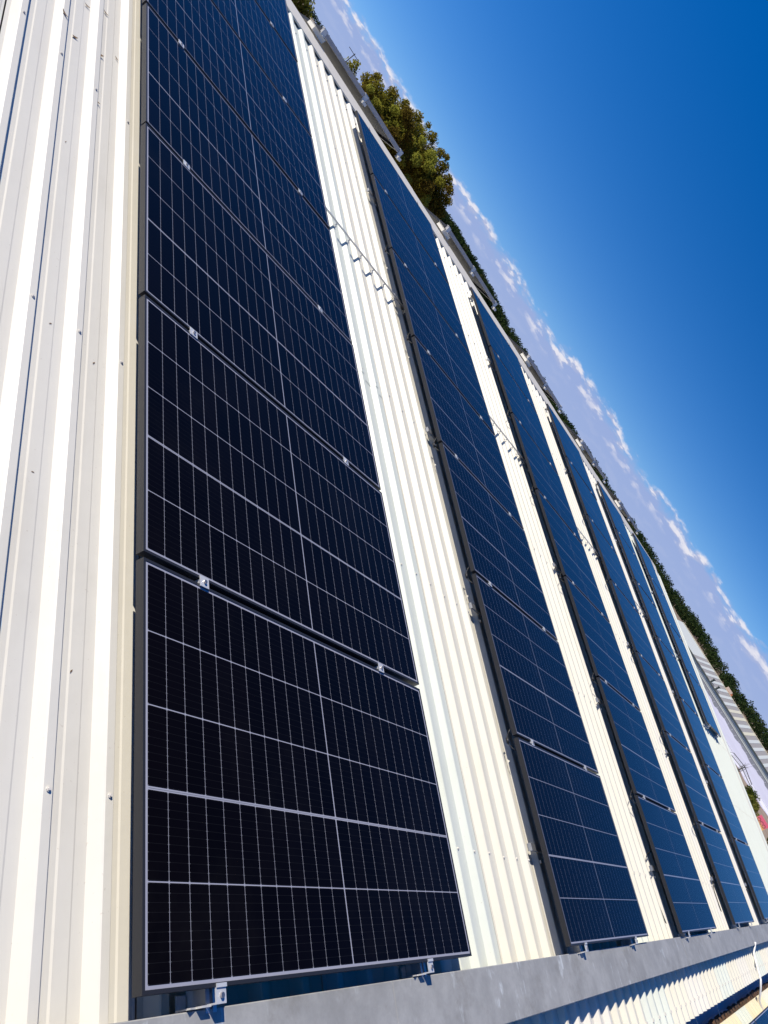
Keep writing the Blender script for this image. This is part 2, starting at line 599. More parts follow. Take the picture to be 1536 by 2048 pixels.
# ------------------------------------------------------------------ valley gutter and next shed
b = MB()
gz = -0.34
b.strip([(-0.60, gz + 0.12), (-0.595, gz), (-0.725, gz - 0.02), (-0.735, gz + 0.06)][::-1], -6.4, 18.3, 0.002, axis='x')
gut = thing('valley_gutter', 'slate blue galvanised valley gutter in shade below the lower roof edge', 'gutter', ROOF.copy())
obj('trough', b.mesh('trough', M['galv_blue']), gut)
b = MB()
prev = None
x = -6.4
rim = []
while x < 18.3:
    rim.append((x, random.uniform(-0.012, 0.012), random.uniform(-0.012, 0.014)))
    x += 0.11
for (xa, ya, za), (xb, yb, zb) in zip(rim[:-1], rim[1:]):
    i = len(b.v)
    for (xx, yy, zz) in ((xa, ya, za), (xb, yb, zb)):
        b.v += [(xx, -0.722 + yy, gz + 0.05 + zz), (xx, -0.728 + yy, gz + 0.085 + zz), (xx, -0.775 + yy, gz + 0.088), (xx, -0.775, gz - 0.03)]
    b.f += [(i, i + 4, i + 5, i + 1), (i + 1, i + 5, i + 6, i + 2), (i + 2, i + 6, i + 7, i + 3), (i + 3, i + 7, i + 4, i)]
obj('rusty_rim', b.mesh('rusty_rim', M['rust']), gut)
b = MB(); b.box(-0.012, 0.012, -0.725, -0.56, gz + 0.075, gz + 0.081)
strap = b.mesh('strap', M['bracket'])
for k in range(12):
    obj('strap', strap, gut, (5.6 + k * 1.13, 0, 0))

low = ROOF @ Vector((0, -0.77, gz + 0.10))
NEXT = Matrix.Translation((20.0, low.y, low.z)) @ Matrix.Rotation(math.pi, 4, 'Z') @ Matrix.Rotation(R_(9), 4, 'X')
shed = thing('neighbour_shed', 'yellowed ribbed shed roof beyond the rusty valley gutter', 'building', NEXT.copy())
next_meshes = {k: sheet_mesh(0.0, 7.0, M[k], 0.032, 0.0) for k in ('yellow', 'cool', 'cream')}
for k in range(22):
    obj('roof_sheet', next_meshes['cool' if k in (12, 5) else ('cream' if k % 3 == 0 else 'yellow')], shed, (2.0 + k * COVER, 0, 0))
b = MB(); b.prism([(0.05, -0.05), (7.0, -0.05), (7.0, -4.6), (0.05, -4.6)], 2.0, 2.0 + 22 * COVER, axis='x')
obj('wall', b.mesh('wall', M['wall']), shed)

# white waste pipe that drops over the step towards the shed
b = MB()
b.tube([(10.44, -0.22, -0.024), (10.42, -0.27, -0.050), (10.34, -0.33, -0.078), (10.12, -0.60, -0.078), (10.11, -0.68, -0.11), (10.15, -0.80, -0.18), (10.20, -0.95, -0.19), (10.24, -1.06, -0.17)], 0.012, 10)
pipe = thing('white_pipe', 'thin white plastic pipe crossing the lower roof and rusty gutter', 'pipe', ROOF.copy(), data=b.mesh('white_pipe', M['white_pipe'], True))
b = MB(); b.box(-0.16, 0.16, -0.10, 0.10, -0.01, 0.05); b.box(-0.175, 0.175, -0.115, 0.115, 0.05, 0.058)
thing('junction_box', 'dark grey junction box at the end of the white pipe', 'box',
      NEXT @ Matrix.Translation((20 - 10.35, 0.30, 0.045)), data=b.mesh('junction_box', M['dark_box']))

# ------------------------------------------------------------------ solar panels
PW, PH, PT = 1.754, 1.096, 0.030
PU = 1.116
LIP = 0.009


def frame_mesh():
    b = MB()
    h, z1 = PT, 0.0
    b.box(0, PW, 0, LIP, -h, z1); b.box(0, PW, PH - LIP, PH, -h, z1)
    b.box(0, LIP, LIP, PH - LIP, -h, z1); b.box(PW - LIP, PW, LIP, PH - LIP, -h, z1)
    # inner return flange below
    b.box(LIP, LIP + 0.02, LIP, PH - LIP, -h, -h + 0.002); b.box(PW - LIP - 0.02, PW - LIP, LIP, PH - LIP, -h, -h + 0.002)
    return b.mesh('frame', M['frame'])


CU, CV = 0.2085, 0.0698


def cell_spots():
    us = []
    y = LIP + 0.008
    for i in range(5):
        us.append(y + CU / 2)
        y += CU + (0.009 if i == 1 else 0.0035)
    vs_ = []
    x = LIP + 0.009
    for j in range(24):
        vs_.append(x + CV / 2)
        x += CV + (0.006 if j == 11 else 0.0017)
    return us, vs_


US, VS = cell_spots()


def add_cell(b, uvs, cx, cy, z0, z1, full=True):
    i = len(b.v)
    hx, hy, ch = CV / 2, CU / 2, 0.0022
    loop = [(-hx + ch, -hy), (hx - ch, -hy), (hx, -hy + ch), (hx, hy - ch), (hx - ch, hy), (-hx + ch, hy), (-hx, hy - ch), (-hx, -hy + ch)]
    if not full:
        loop = [(-hx, -hy), (hx, -hy), (hx, hy), (-hx, hy)]
    n = len(loop)
    b.v += [(cx + x, cy + y, z1) for x, y in loop]
    b.f.append(tuple(i + k for k in range(n)))
    uvs.append([(x, y) for x, y in loop])
    if full:
        b.v += [(cx + x, cy + y, z0) for x, y in loop]
        for k in range(n):
            k2 = (k + 1) % n
            b.f.append((i + n + k, i + n + k2, i + k2, i + k))
            uvs.append([loop[k], loop[k2], loop[k2], loop[k]])


def uv_mesh(b, uvs, name, material):
    me = b.mesh(name, material)
    lay = me.uv_layers.new(name='UVMap')
    flat = []
    for fuv in uvs:
        for q in fuv:
            flat += q
    lay.data.foreach_set('uv', flat)
    return me


FR = frame_mesh()
b = MB(); b.box(LIP, PW - LIP, LIP, PH - LIP, -0.0065, -0.0018)
LAM = b.mesh('laminate', M['laminate'])
LAM.materials.append(M['cable'])
LAM.polygons[0].material_index = 1                          # rear face coloured black to stand for the shade under the panels
b = MB(); uvs = []
add_cell(b, uvs, 0, 0, -0.0018, -0.0014)
CELL = uv_mesh(b, uvs, 'solar_cell', M['cell'])
b = MB(); uvs = []
for cy in US:
    for cx in VS:
        add_cell(b, uvs, cx, cy, -0.0018, -0.0014, full=False)
GRID = uv_mesh(b, uvs, 'cell_grid', M['cell'])
b = MB()
yy = (US[1] + US[2]) / 2
b.box(LIP + 0.012, PW - LIP - 0.012, yy - 0.0009, yy + 0.0009, -0.0018, -0.0015)
RIBBON = b.mesh('ribbon', M['wire'])

ROW_V = (0.0, 3.022, 6.000, 9.142, 12.194, 15.247)
ROW_U = (0.0, -0.009, -0.019, -0.002, 0.015, 0.157)
ROW_N = (7, 7, 7, 7, 7, 7)
row_word = ('leftmost row', 'second row from left', 'third row from left', 'fourth row from left', 'fifth row from left', 'short far right row')
pos_word = ('lowest, beside the grey duct', 'second up from the duct', 'third up from the duct', 'middle of seven', 'third down from the ridge', 'second down from the ridge', 'topmost, at the ridge')


def make_panel(mw, label, group, near):
    po = thing('solar_panel', label, 'solar panel', mw, group)
    obj('frame', FR, po); obj('laminate', LAM, po); obj('ribbon', RIBBON, po)
    if near:
        for cy in US:
            for cx in VS:
                obj('solar_cell', CELL, po, (cx, cy, 0))
    else:
        tag(obj('cell_grid', GRID, po), kind='stuff')
    return po


for r in range(6):
    for k in range(7):
        if r == 5 and k < 3:
            continue
        jit = Matrix.Rotation(R_(random.uniform(-0.12, 0.12)), 4, 'X') @ Matrix.Rotation(R_(random.uniform(-0.10, 0.10)), 4, 'Y')
        dv = random.uniform(-0.003, 0.003)
        if r == 5 and k == 3:
            lab = 'lowest dark blue solar panel of the short far right row, above bare roof'
        elif r == 5:
            lab = 'dark blue solar panel, %s of the %s' % ({4: 'second up', 5: 'third up', 6: 'topmost'}[k], row_word[r])
        else:
            lab = ('black' if r == 0 else 'dark blue') + ' solar panel, %s, %s' % (pos_word[k], row_word[r])
        make_panel(roof_at(ROW_V[r] + dv, ROW_U[r] + k * PU, 0.0, jit), lab, 'solar panels in rows on the cream roof', r == 0)

# panels of the far slope whose top edges stand above the ridge
far_x = (2.60, 5.72, 8.95, 12.05, 15.05)
far_lab = ('behind first and second rows', 'behind second and third rows', 'behind third and fourth rows',
           'behind fourth and fifth rows', 'at the far end')
far_panels = []
b = MB(); b.box(-0.01, PW + 0.01, PH + 0.001, PH + 0.035, -0.046, 0.002)
EDGEBAR = b.mesh('edge_bar', M['bar_grey'])
for i, x in enumerate(far_x):
    mw = FARM @ Matrix.Translation((24.0 - 12.0 - x - PW, U_APEX - 0.28 - PH, 0.104))
    far_panels.append(mw)
    fp = make_panel(mw, 'edge-on solar panel beyond the ridge, %s' % far_lab[i], 'solar panels beyond the ridge', False)
    obj('edge_bar', EDGEBAR, fp)
# two panels on the next shed
for i in range(2):
    mw = NEXT @ Matrix.Translation((20 - 10.33 + i * 1.78, 0.13, 0.13))
    make_panel(mw, 'blue solar panel on the yellowed shed roof, %s' % ('its corner below the white pipe' if i == 0 else 'left of the one by the white pipe'),
               'solar panels on the yellowed shed', False)

# ------------------------------------------------------------------ mounting rails and clamps
b = MB(); b.box(-0.020, 0.020, -0.0185, 0.0185, 0.0005, 0.0040)
b.box(-0.018, 0.018, -0.0075, 0.0075, -0.030, 0.0005)
MID = b.mesh('mid_clamp', M['clamp'])
b = MB(); b.tube([(0, 0, 0.004), (0, 0, 0.010)], 0.0065, 10)
BOLT = b.mesh('bolt', M['steel'], False)
b = MB(); b.box(-0.018, 0.018, -0.036, -0.002, -0.004, 0.0005); b.box(-0.018, 0.018, -0.036, -0.032, -0.032, -0.004); b.box(-0.018, 0.018, -0.002, 0.007, 0.0005, 0.004)
b.box(-0.018, 0.018, -0.0022, -0.0002, -0.004, 0.003)
END = b.mesh('end_clamp', M['clamp'])
b = MB()
b.prism([(-0.02, -0.032), (0.02, -0.032), (0.02, -0.069), (0.012, -0.069), (0.012, -0.060), (-0.012, -0.060), (-0.012, -0.069), (-0.02, -0.069)][::-1], 0, 1)
RAILM = {}


def rail_mesh(y0, y1):
    b = MB()
    b.prism([(-0.02, -0.032), (-0.006, -0.032), (-0.006, -0.042), (0.006, -0.042), (0.006, -0.032), (0.02, -0.032), (0.02, -0.070), (-0.02, -0.070)][::-1], y0, y1)
    return b.mesh('rail', M['alu'])


RAIL = rail_mesh(-0.05, 7 * PU + 0.14)
RAIL_S = rail_mesh(3 * PU - 0.06, 7 * PU + 0.14)
b = MB()                                                   # pale L foot beside the rail end
b.box(-0.056, -0.0225, -0.0385, -0.034, -0.0945, -0.012); b.box(-0.056, -0.0225, -0.034, -0.004, -0.0945, -0.0905)
b.prism([(-0.086, -0.020), (-0.056, -0.030), (-0.056, -0.060), (-0.086, -0.066)][::-1], -0.0385, -0.0345)
b.box(-0.018, 0.018, -0.036, 0.004, -0.0945, -0.0705)
FOOT = b.mesh('roof_foot', M['bracket'])
for r in range(6):
    for s, vx in enumerate((0.26, 1.39)):
        short = r == 5
        ro = thing('mounting_rail', 'aluminium rail with silver clamps, %s one of the %s' % (('left', 'right')[s], row_word[r]), 'rail',
                   roof_at(ROW_V[r] + vx, ROW_U[r], 0), 'mounting rails under the panel rows')
        obj('rail', RAIL_S if short else RAIL, ro)
        for k in range(4 if short else 1, 7):
            c_ = obj('mid_clamp', MID, ro, (0, k * PU - 0.010, 0))
            obj('bolt', BOLT, c_)
        y_end = 3 * PU if short else 0.0
        e_ = obj('end_clamp', END, ro, (0, y_end, 0)); obj('bolt', BOLT, e_, (0, -0.019, -0.0035))
        e_ = obj('end_clamp', END, ro, (0, 7 * PU - 0.02, 0)); e_.rotation_euler = (0, 0, math.pi); obj('bolt', BOLT, e_, (0, -0.019, -0.0035))
        obj('roof_foot', FOOT, ro, (0, y_end, 0))
        obj('roof_foot', FOOT, ro, (0, 4.9, 0)); obj('roof_foot', FOOT, ro, (0, 7.9, 0))
# far-slope clamps: white end clamps on the exposed top edges
b = MB(); b.box(-0.035, 0.035, -0.012, 0.040, 0.003, 0.010); b.box(-0.030, 0.030, 0.0365, 0.046, -0.066, 0.003); b.box(-0.03, 0.03, 0.046, 0.12, -0.105, -0.072)
FEND = b.mesh('end_clamp', M['bracket'])
for i, mw in enumerate(far_panels):
    for j, vx in enumerate((0.02, 0.87, PW - 0.02)):
        thing('end_clamp', 'white clamp on the edge-on panel %s, %s' % (far_lab[i], ('right end', 'middle', 'left end')[j]), 'clamp',
              mw @ Matrix.Translation((vx, PH, 0.0)), 'white clamps on the panels beyond the ridge', FEND)
# pale cable trunking laid over the ridge at the left end of each far panel
b = MB(); b.prism([(-0.10, 0.0), (0.10, 0.0), (0.09, 0.042), (-0.10, 0.048)], -0.18, 0.0, axis='x')
b.box(-0.185, 0.005, -0.108, 0.108, 0.0485, 0.0515)
TRUNK = b.mesh('cable_trunking', M['white'])
for i, x in enumerate(far_x):
    thing('cable_trunking', 'white trunking on the ridge, left of the panel %s' % far_lab[i], 'trunking',
          Matrix.Translation((x + 0.0, apex_w.y + 0.16, apex_w.z - 0.055)), 'white trunking pieces along the ridge', TRUNK)

# cross channels whose ends show at the left of each row, at every purlin
b = MB()
b.prism([(-0.020, 0.0), (0.020, 0.0), (0.020, -0.014), (0.016, -0.014), (0.016, -0.004), (-0.016, -0.004), (-0.016, -0.014), (-0.020, -0.014)], -0.045, 0.30, axis='x')
b.box(-0.048, -0.045, -0.020, 0.020, -0.023, 0.001)
CHAN = b.mesh('support_channel', M['alu'])
for r in range(1, 6):
    for i, pu in enumerate(PURLINS[:5]):
        if r == 5 and pu < 3.4: continue
        thing('support_channel', 'grey channel end left of the %s, %s from the duct' % (row_word[r], ('first', 'second', 'third', 'fourth', 'fifth')[i]),
              'bracket', roof_at(ROW_V[r] + 0.02, pu + 0.06, -0.0712), 'support channel ends beside the rows', CHAN)

# the raised cable rail that crosses the gaps between rows on bent feet
for r in range(5):
    x0, x1 = ROW_V[r] + 1.60, ROW_V[r + 1] + 0.20
    cr = thing('cable_rail', 'slim grey rail on bent feet right of the %s' % row_word[r], 'rail',
               roof_at(0, 4.90, -0.0235), 'cable rails between the rows')
    b = MB(); b.box(x0, x1, -0.011, 0.011, -0.042, -0.033)
    b.box(x0, x1, -0.011, -0.009, -0.0335, -0.029)
    obj('rail', b.mesh('rail', M['alu']), cr)
    b = MB(); b.box(-0.007, 0.007, -0.032, -0.0112, -0.0545, -0.0520); b.box(-0.007, 0.007, -0.0135, -0.0112, -0.052, -0.034)
    b.box(-0.007, 0.007, -0.0345, -0.032, -0.0715, -0.0520); b.box(-0.007, 0.007, -0.050, -0.032, -0.0735, -0.0718)
    fm = b.mesh('foot', M['alu'])
    v = 1.98 + SHIFT
    while v < x1 - 0.05:
        if v > x0 + 0.02:
            obj('foot', fm, cr, (v, 0, 0))
        v += RIB

# black cable loops and plug pairs that hang below the left edges
for r in range(1, 5):
    for k in range(1, 6):
        b = MB()
        u0 = k * PU - 0.012
        pts = []
        for i in range(9):
            q = i / 8
            pts.append((-0.004 - 0.016 * math.sin(math.pi * q) * random.uniform(0.8, 1.2), u0 + 0.05 - q * 0.13, -0.032 - 0.030 * math.sin(math.pi * q)))
        b.tube(pts, 0.0035, 6)
        b.tube([pts[3], pts[5]], 0.009, 8)
        thing('cable_plug', 'black plug and lead left of the %s, joint %s from the duct' % (row_word[r], ('one', 'two', 'three', 'four', 'five')[k - 1]), 'cable',
              roof_at(ROW_V[r], ROW_U[r], 0), 'black leads under the panel joints', b.mesh('cable_plug', M['cable'], True))
for r, pts in ((2, [(0.05, 0.62, -0.04), (-0.02, 0.60, -0.06), (-0.07, 0.52, -0.098), (-0.075, 0.42, -0.1), (-0.05, 0.30, -0.1), (0.0, 0.20, -0.1), (0.04, 0.10, -0.1), (0.08, 0.02, -0.1)]),
               (3, [(0.06, 0.55, -0.04), (0.02, 0.50, -0.06), (0.0, 0.36, -0.085), (0.02, 0.2, -0.09), (0.06, 0.08, -0.095)]),
               (4, [(0.06, 0.58, -0.04), (0.02, 0.47, -0.07), (0.01, 0.33, -0.09), (0.03, 0.17, -0.09), (0.06, 0.05, -0.095)])):
    b = MB(); b.tube(pts, 0.005, 8)
    thing('loose_cable', 'loose black cable by the lowest panel of the %s' % row_word[r], 'cable',
          roof_at(ROW_V[r], 0, -0.018), 'loose cables by the lowest panels', b.mesh('loose_cable', M['cable'], True))

# ------------------------------------------------------------------ litter on the bare roof at the left
lit_spots = [(3.77, -0.17, 0.022), (3.72, -0.19, 0.016), (4.2, -0.15, 0.016), (4.07, -0.26, 0.016), (3.72, -0.39, 0.02), (3.69, -0.31, 0.018), (3.38, -0.17, 0.018),
             (3.85, -0.37, 0.013), (3.53, -0.2, 0.016), (3.9, -0.07, 0.012), (1.90, -0.29, 0.006), (1.86, -0.11, 0.007), (2.9, -0.3, 0.006), (0.75, -0.13, 0.006), (1.3, -0.30, 0.005)]
where = ('beside its twin', 'small one beside its twin', 'near the top edge', 'above a rib', 'on a rib crest', 'lower on a rib crest', 'alone below the others', 'tiny, high up', 'curled, mid pan', 'nearest the panels',
         'speck far down, left', 'speck by the panels', 'speck in the left pan', 'speck near the bottom', 'speck low in the left pan')
for i, (u, v, s) in enumerate(lit_spots):
    b = MB()
    ang = random.uniform(0, 6.28)
    n = 7
    top_, bot_ = [], []
    for k in range(n):
        q = k / (n - 1) * 2 - 1
        wdt = 0.32 * (1 - q * q) + 0.02
        lift = 0.25 * q * q + 0.10
        for sgn, lst in ((1, top_), (-1, bot_)):
            x, y = q * s, sgn * wdt * s
            lst.append((x * math.cos(ang) - y * math.sin(ang), x * math.sin(ang) + y * math.cos(ang), lift * s + (0.12 * s)))
    base_i = len(b.v)
    b.v += top_ + bot_ + [(x, y, z - 0.0008) for x, y, z in top_ + bot_]
    for k in range(n - 1):
        b.f.append((base_i + n + k, base_i + n + k + 1, base_i + k + 1, base_i + k))
        b.f.append((base_i + 2 * n + k, base_i + 2 * n + k + 1, base_i + 3 * n + k + 1, base_i + 3 * n + k))
    # height of the sheet below it
    ph = ((v - LAP0 - 0.033) % RIB)
    z = N_CREST if 0.008 < ph < 0.046 else N_PAN + 0.002
    thing('dry_leaf', 'dry brown leaf on the bare roof left, %s' % where[i], 'leaf', roof_at(v, u, z), 'dry leaves on the bare roof', b.mesh('dry_leaf', M['leaf_dry']))

# ------------------------------------------------------------------ trees
def leaf_mat(name, cols, transl=0.35):
    mm = bpy.data.materials.new(name); mm.use_nodes = True
    t = NT(mm.node_tree)
    mm.node_tree.nodes.remove(mm.node_tree.nodes['Principled BSDF'])
    out = [n for n in mm.node_tree.nodes if n.type == 'OUTPUT_MATERIAL'][0]
    at = t.n('ShaderNodeAttribute'); at.attribute_name = 'tone'
    cr = t.n('ShaderNodeValToRGB')
    els = cr.color_ramp.elements
    els[0].position, els[0].color = 0.0, (*cols[0], 1)
    els[1].position, els[1].color = 1.0, (*cols[-1], 1)
    for i, cc in enumerate(cols[1:-1]):
        e = els.new((i + 1) / (len(cols) - 1)); e.color = (*cc, 1)
    t.link(at.outputs['Fac'], cr.inputs[0])
    d = t.n('ShaderNodeBsdfDiffuse'); tr = t.n('ShaderNodeBsdfTranslucent')
    t.link(cr.outputs[0], d.inputs[0]); t.link(cr.outputs[0], tr.inputs[0])
    mx = t.n('ShaderNodeMixShader'); mx.inputs[0].default_value = transl
    t.link(d.outputs[0], mx.inputs[1]); t.link(tr.outputs[0], mx.inputs[2])
    t.link(mx.outputs[0], out.inputs[0])
    return mm


def foliage(name, lobes, per, size, material, seed=1, parent=None, tone_span=0.35, shell=0.55):
    """leaf clumps scattered through lobes (x, y, z, rx, ry, rz, tone)"""
    rnd = random.Random(seed)
    v, f, tone = [], [], []
    for (cx, cy, cz, rx, ry, rz, tn) in lobes:
        num = int(per * (rx * ry * rz) ** (2 / 3))
        for _ in range(num):
            while True:
                d = Vector((rnd.gauss(0, 1), rnd.gauss(0, 1), rnd.gauss(0, 1)))
                if d.length > 1e-3: break
            d.normalize()
            rr = shell + (1 - shell) * rnd.random() ** 0.6
            rr *= 1 + 0.10 * math.sin(d.x * 5 + cx) * math.sin(d.y * 4 + cy * 2) + 0.06 * math.sin(d.z * 9 + d.x * 7)
            c_ = Vector((cx + d.x * rx * rr, cy + d.y * ry * rr, cz + d.z * rz * rr))
            nrm = (d + Vector((rnd.gauss(0, .6), rnd.gauss(0, .6), rnd.gauss(0, .6)))).normalized()
            a = nrm.orthogonal().normalized(); bb = nrm.cross(a)
            an = rnd.uniform(0, 6.28)
            a2 = a * math.cos(an) + bb * math.sin(an); b2 = nrm.cross(a2)
            s = size * rnd.uniform(0.6, 1.3)
            i = len(v)
            v += [tuple(c_ - a2 * s), tuple(c_ - b2 * s * 0.55 + nrm * s * 0.2), tuple(c_ + a2 * s), tuple(c_ + b2 * s * 0.55 + nrm * s * 0.2)]
            f.append((i, i + 1, i + 2, i + 3))
            tv = min(1, max(0, tn + rnd.uniform(-tone_span, tone_span)))
            tone += [tv] * 4
    me = bpy.data.meshes.new(name)
    me.from_pydata(v, [], f)
    me.materials.append(material)
    at = me.attributes.new('tone', 'FLOAT', 'POINT')
    at.data.foreach_set('value', tone)
    return me


M['olive'] = leaf_mat('olive_leaves', [(0.120, 0.075, 0.018), (0.210, 0.165, 0.028), (0.290, 0.275, 0.040), (0.370, 0.375, 0.065)], 0.55)
M['pine'] = leaf_mat('forest_leaves', [(0.014, 0.030, 0.016), (0.024, 0.044, 0.015), (0.040, 0.058, 0.018), (0.058, 0.056, 0.024)], 0.2)
M['shrub'] = leaf_mat('shrub_leaves', [(0.05, 0.07, 0.015), (0.10, 0.13, 0.02), (0.20, 0.18, 0.04)], 0.3)
M['bark'] = mat('bark', (0.10, 0.07, 0.05), 0.9, var=0.5, var_scale=6)


def trunk(base, top_, r, limbs, name='trunk'):
    b = MB()
    n = 6
    pts = [base.lerp(top_, i / n) + Vector((math.sin(i * 1.3) * r * 0.5, math.cos(i * 1.7) * r * 0.5, 0)) for i in range(n + 1)]
    b.tube(pts, r, 9, r * 0.4)
    for (fr, end) in limbs:
        s = base.lerp(top_, fr)
        mid = s.lerp(end, 0.5) + Vector((0, 0, 0.25))
        b.tube([s, mid, end], r * 0.38, 6, r * 0.08)
    return b.mesh(name, M['bark'], True)


TD = 44.0


def lobe(azd, elr, rad, tone, dd=0.0, zsq=0.85):
    q = polar(azd, TD + dd)
    return (q.x, q.y, CAM.z + elr * TD, rad, rad, rad * zsq, tone)


big = []
tr_ = random.Random(11)
core = [(34.3, 0.034, 0.62, .50), (35.8, 0.030, 0.62, .40), (32.6, 0.040, 0.62, .62), (33.4, 0.022, 0.75, .72), (31.2, 0.036, 0.62, .52),
        (30.0, 0.028, 0.70, .66), (28.9, 0.026, 0.55, .50), (28.2, 0.024, 0.42, .45), (36.8, 0.019, 0.62, .28), (37.2, 0.005, 0.62, .18), (35.3, 0.012, 0.80, .45),
        (31.6, 0.014, 0.85, .85), (29.4, 0.010, 0.80, .60), (33.2, 0.000, 0.95, .35), (36.0, -0.006, 0.95, .18), (30.2, -0.010, 1.0, .50), (34.6, 0.024, 0.6, .30), (32.3, 0.028, 0.62, .80)]
for a_, e_, r_, t_ in core:
    big.append(lobe(a_, e_, r_, t_, tr_.uniform(-0.9, 0.9)))
for a_, e_, r_, t_ in ((37.2, 0.0275, .34, .30), (35.3, 0.0450, .34, .38), (33.4, 0.0510, .36, .42), (31.8, 0.0495, .32, .45), (29.7, 0.0400, .36, .40), (34.5, 0.0500, .28, .36),
                       (36.5, 0.0370, .32, .34), (37.6, -0.006, .5, .15), (36.1, 0.0420, .26, .36), (30.7, 0.0455, .28, .48), (28.4, 0.0345, .30, .42), (37.5, 0.0140, .36, .22), (32.6, 0.0545, .20, .45), (34.9, 0.0535, .20, .40)):
    big.append(lobe(a_, e_, r_, t_, tr_.uniform(-0.4, 0.4)))
for a_, e_, r_, t_ in ((34.2, 0.026, 1.25, .35), (32.2, 0.027, 1.30, .50), (30.4, 0.020, 1.20, .50), (35.4, 0.016, 1.25, .30), (33.2, 0.010, 1.5, .40), (36.2, 0.004, 1.1, .22), (31.0, 0.004, 1.4, .45), (29.2, 0.012, 0.95, .5)):
    big.append(lobe(a_, e_, r_, t_, 0.5))
for _ in range(34):
    a_ = tr_.uniform(28.4, 37.0); e_ = tr_.uniform(0.0, 0.042)
    big.append(lobe(a_, e_, tr_.uniform(0.24, 0.42), tr_.choice((.15, .35, .9, 1.0, .7)), tr_.uniform(-1.6, -0.9)))
ct = polar(33.2, TD)
tree = thing('broadleaf_tree', 'big round olive and brown tree standing behind the ridge', 'tree', Matrix.Translation((ct.x, ct.y, 0)))
loc = [(x - ct.x, y - ct.y, z, a_, b_, c_, tn) for (x, y, z, a_, b_, c_, tn) in big]
obj('crown', foliage('crown', loc, 3400, 0.060, M['olive'], 3, shell=0.25, tone_span=0.22), tree)
obj('trunk', trunk(Vector((0, 0, -0.1)), Vector((0.2, 0, 7.2)), 0.32, [(0.5, Vector((l[0] * 0.8, l[1] * 0.8, l[2] * 0.97))) for l in loc[:10]]), tree)

sm = [lobe(27.0, 0.020, 0.27, .75, 0, 1.4), lobe(26.8, 0.010, 0.45, .65, 0, 1.2), lobe(27.4, 0.008, 0.5, .5), lobe(26.9, -0.004, 0.7, .5)]
c2_ = polar(27.0, TD)
tr2 = thing('young_tree', 'small pointed yellowish tree left of the big tree', 'tree', Matrix.Translation((c2_.x, c2_.y, 0)))
loc = [(x - c2_.x, y - c2_.y, z, a_, b_, c_, tn) for (x, y, z, a_, b_, c_, tn) in sm]
obj('crown', foliage('crown', loc, 1500, 0.075, M['olive'], 5, shell=0.35), tr2)
obj('trunk', trunk(Vector((0, 0, -0.1)), Vector((0, 0, 6.6)), 0.14, [(0.6, Vector((l[0], l[1], l[2]))) for l in loc[:3]]), tr2)

lf = [lobe(22.0, 0.012, 0.8, .72), lobe(21.0, 0.022, 0.9, .6), lobe(23.0, 0.003, 0.45, .45), lobe(22.8, -0.004, 0.7, .3), lobe(20.0, 0.03, 1.0, .5), lobe(21.2, 0.0, 1.2, .4), lobe(18.5, 0.02, 1.2, .5)]
c3_ = polar(21.0, TD)
tr3 = thing('broadleaf_tree', 'olive tree at the top edge, left, behind the ridge', 'tree', Matrix.Translation((c3_.x, c3_.y, 0)))
loc = [(x - c3_.x, y - c3_.y, z, a_, b_, c_, tn) for (x, y, z, a_, b_, c_, tn) in lf]
obj('crown', foliage('crown', loc, 1500, 0.085, M['olive'], 9, shell=0.5), tr3)
obj('trunk', trunk(Vector((0, 0, -0.1)), Vector((0, 0, 6.4)), 0.26, [(0.5, Vector((l[0] * .8, l[1] * .8, l[2]))) for l in loc[:5]]), tr3)

# thin television aerial beside the young tree
ab = polar(26.5, 40.0)
aer = thing('aerial', 'thin grey television aerial standing left of the young tree', 'aerial', Matrix.Translation((ab.x, ab.y, 0)))
b = MB(); b.tube([(0, 0, 0), (0, 0, CAM.z + 0.028 * 40)], 0.022, 6)
obj('mast', b.mesh('mast', M['dark_box']), aer)
b = MB()
zt = CAM.z + 0.0265 * 40
b.tube([(-0.35, 0.12, zt), (0.35, -0.12, zt)], 0.014, 5)
for q in (-0.3, -0.1, 0.1, 0.3):
    b.tube([(q - 0.05, q * -0.34 - 0.16, zt), (q + 0.05, q * -0.34 + 0.16, zt)], 0.010, 5)
obj('boom', b.mesh('boom', M['dark_box']), aer)

# wooded rise along the horizon
rnd = random.Random(21)
lobes = []
for i in range(3300):
    azd = rnd.uniform(8, 100) if i < 2400 else rnd.uniform(36, 62)
    lf_ = smooth(48, 37, azd)
    rmin = 508 + 16 * math.sin(azd * 0.8) + 10 * math.sin(azd * 2.1 + 1)
    if lf_ > 0.5:
        rmin = 520
    r = rmin + rnd.random() ** 1.3 * 110
    hh = rnd.uniform(4.0, 7.2) * (1 - 0.50 * smooth(40, 33, azd)) * (1 + 0.25 * math.exp(-((azd - 44) / 7) ** 2)) * (0.85 + 0.15 * smooth(500, 600, r))
    q = polar(azd, r)
    z = ground_h(azd, r)
    wd = hh * rnd.uniform(0.34, 0.52)
    lobes.append((q.x, q.y, z + hh * 0.52, wd, wd, hh * 0.56, min(1, max(0, rnd.gauss(0.42, 0.22)))))
me = foliage('forest', lobes, 11, 0.62, M['pine'], 4, tone_span=0.22, shell=0.8)
tag(obj('forest', me), kind='stuff')

# ------------------------------------------------------------------ far plant hall, yard and small things at the right
def frame_at(azd, r, z, face):
    q = polar(azd, r, z)
    return Matrix.Translation(q) @ Matrix.Rotation(-R_(face), 4, 'Z')        # local y points along azimuth 'face'


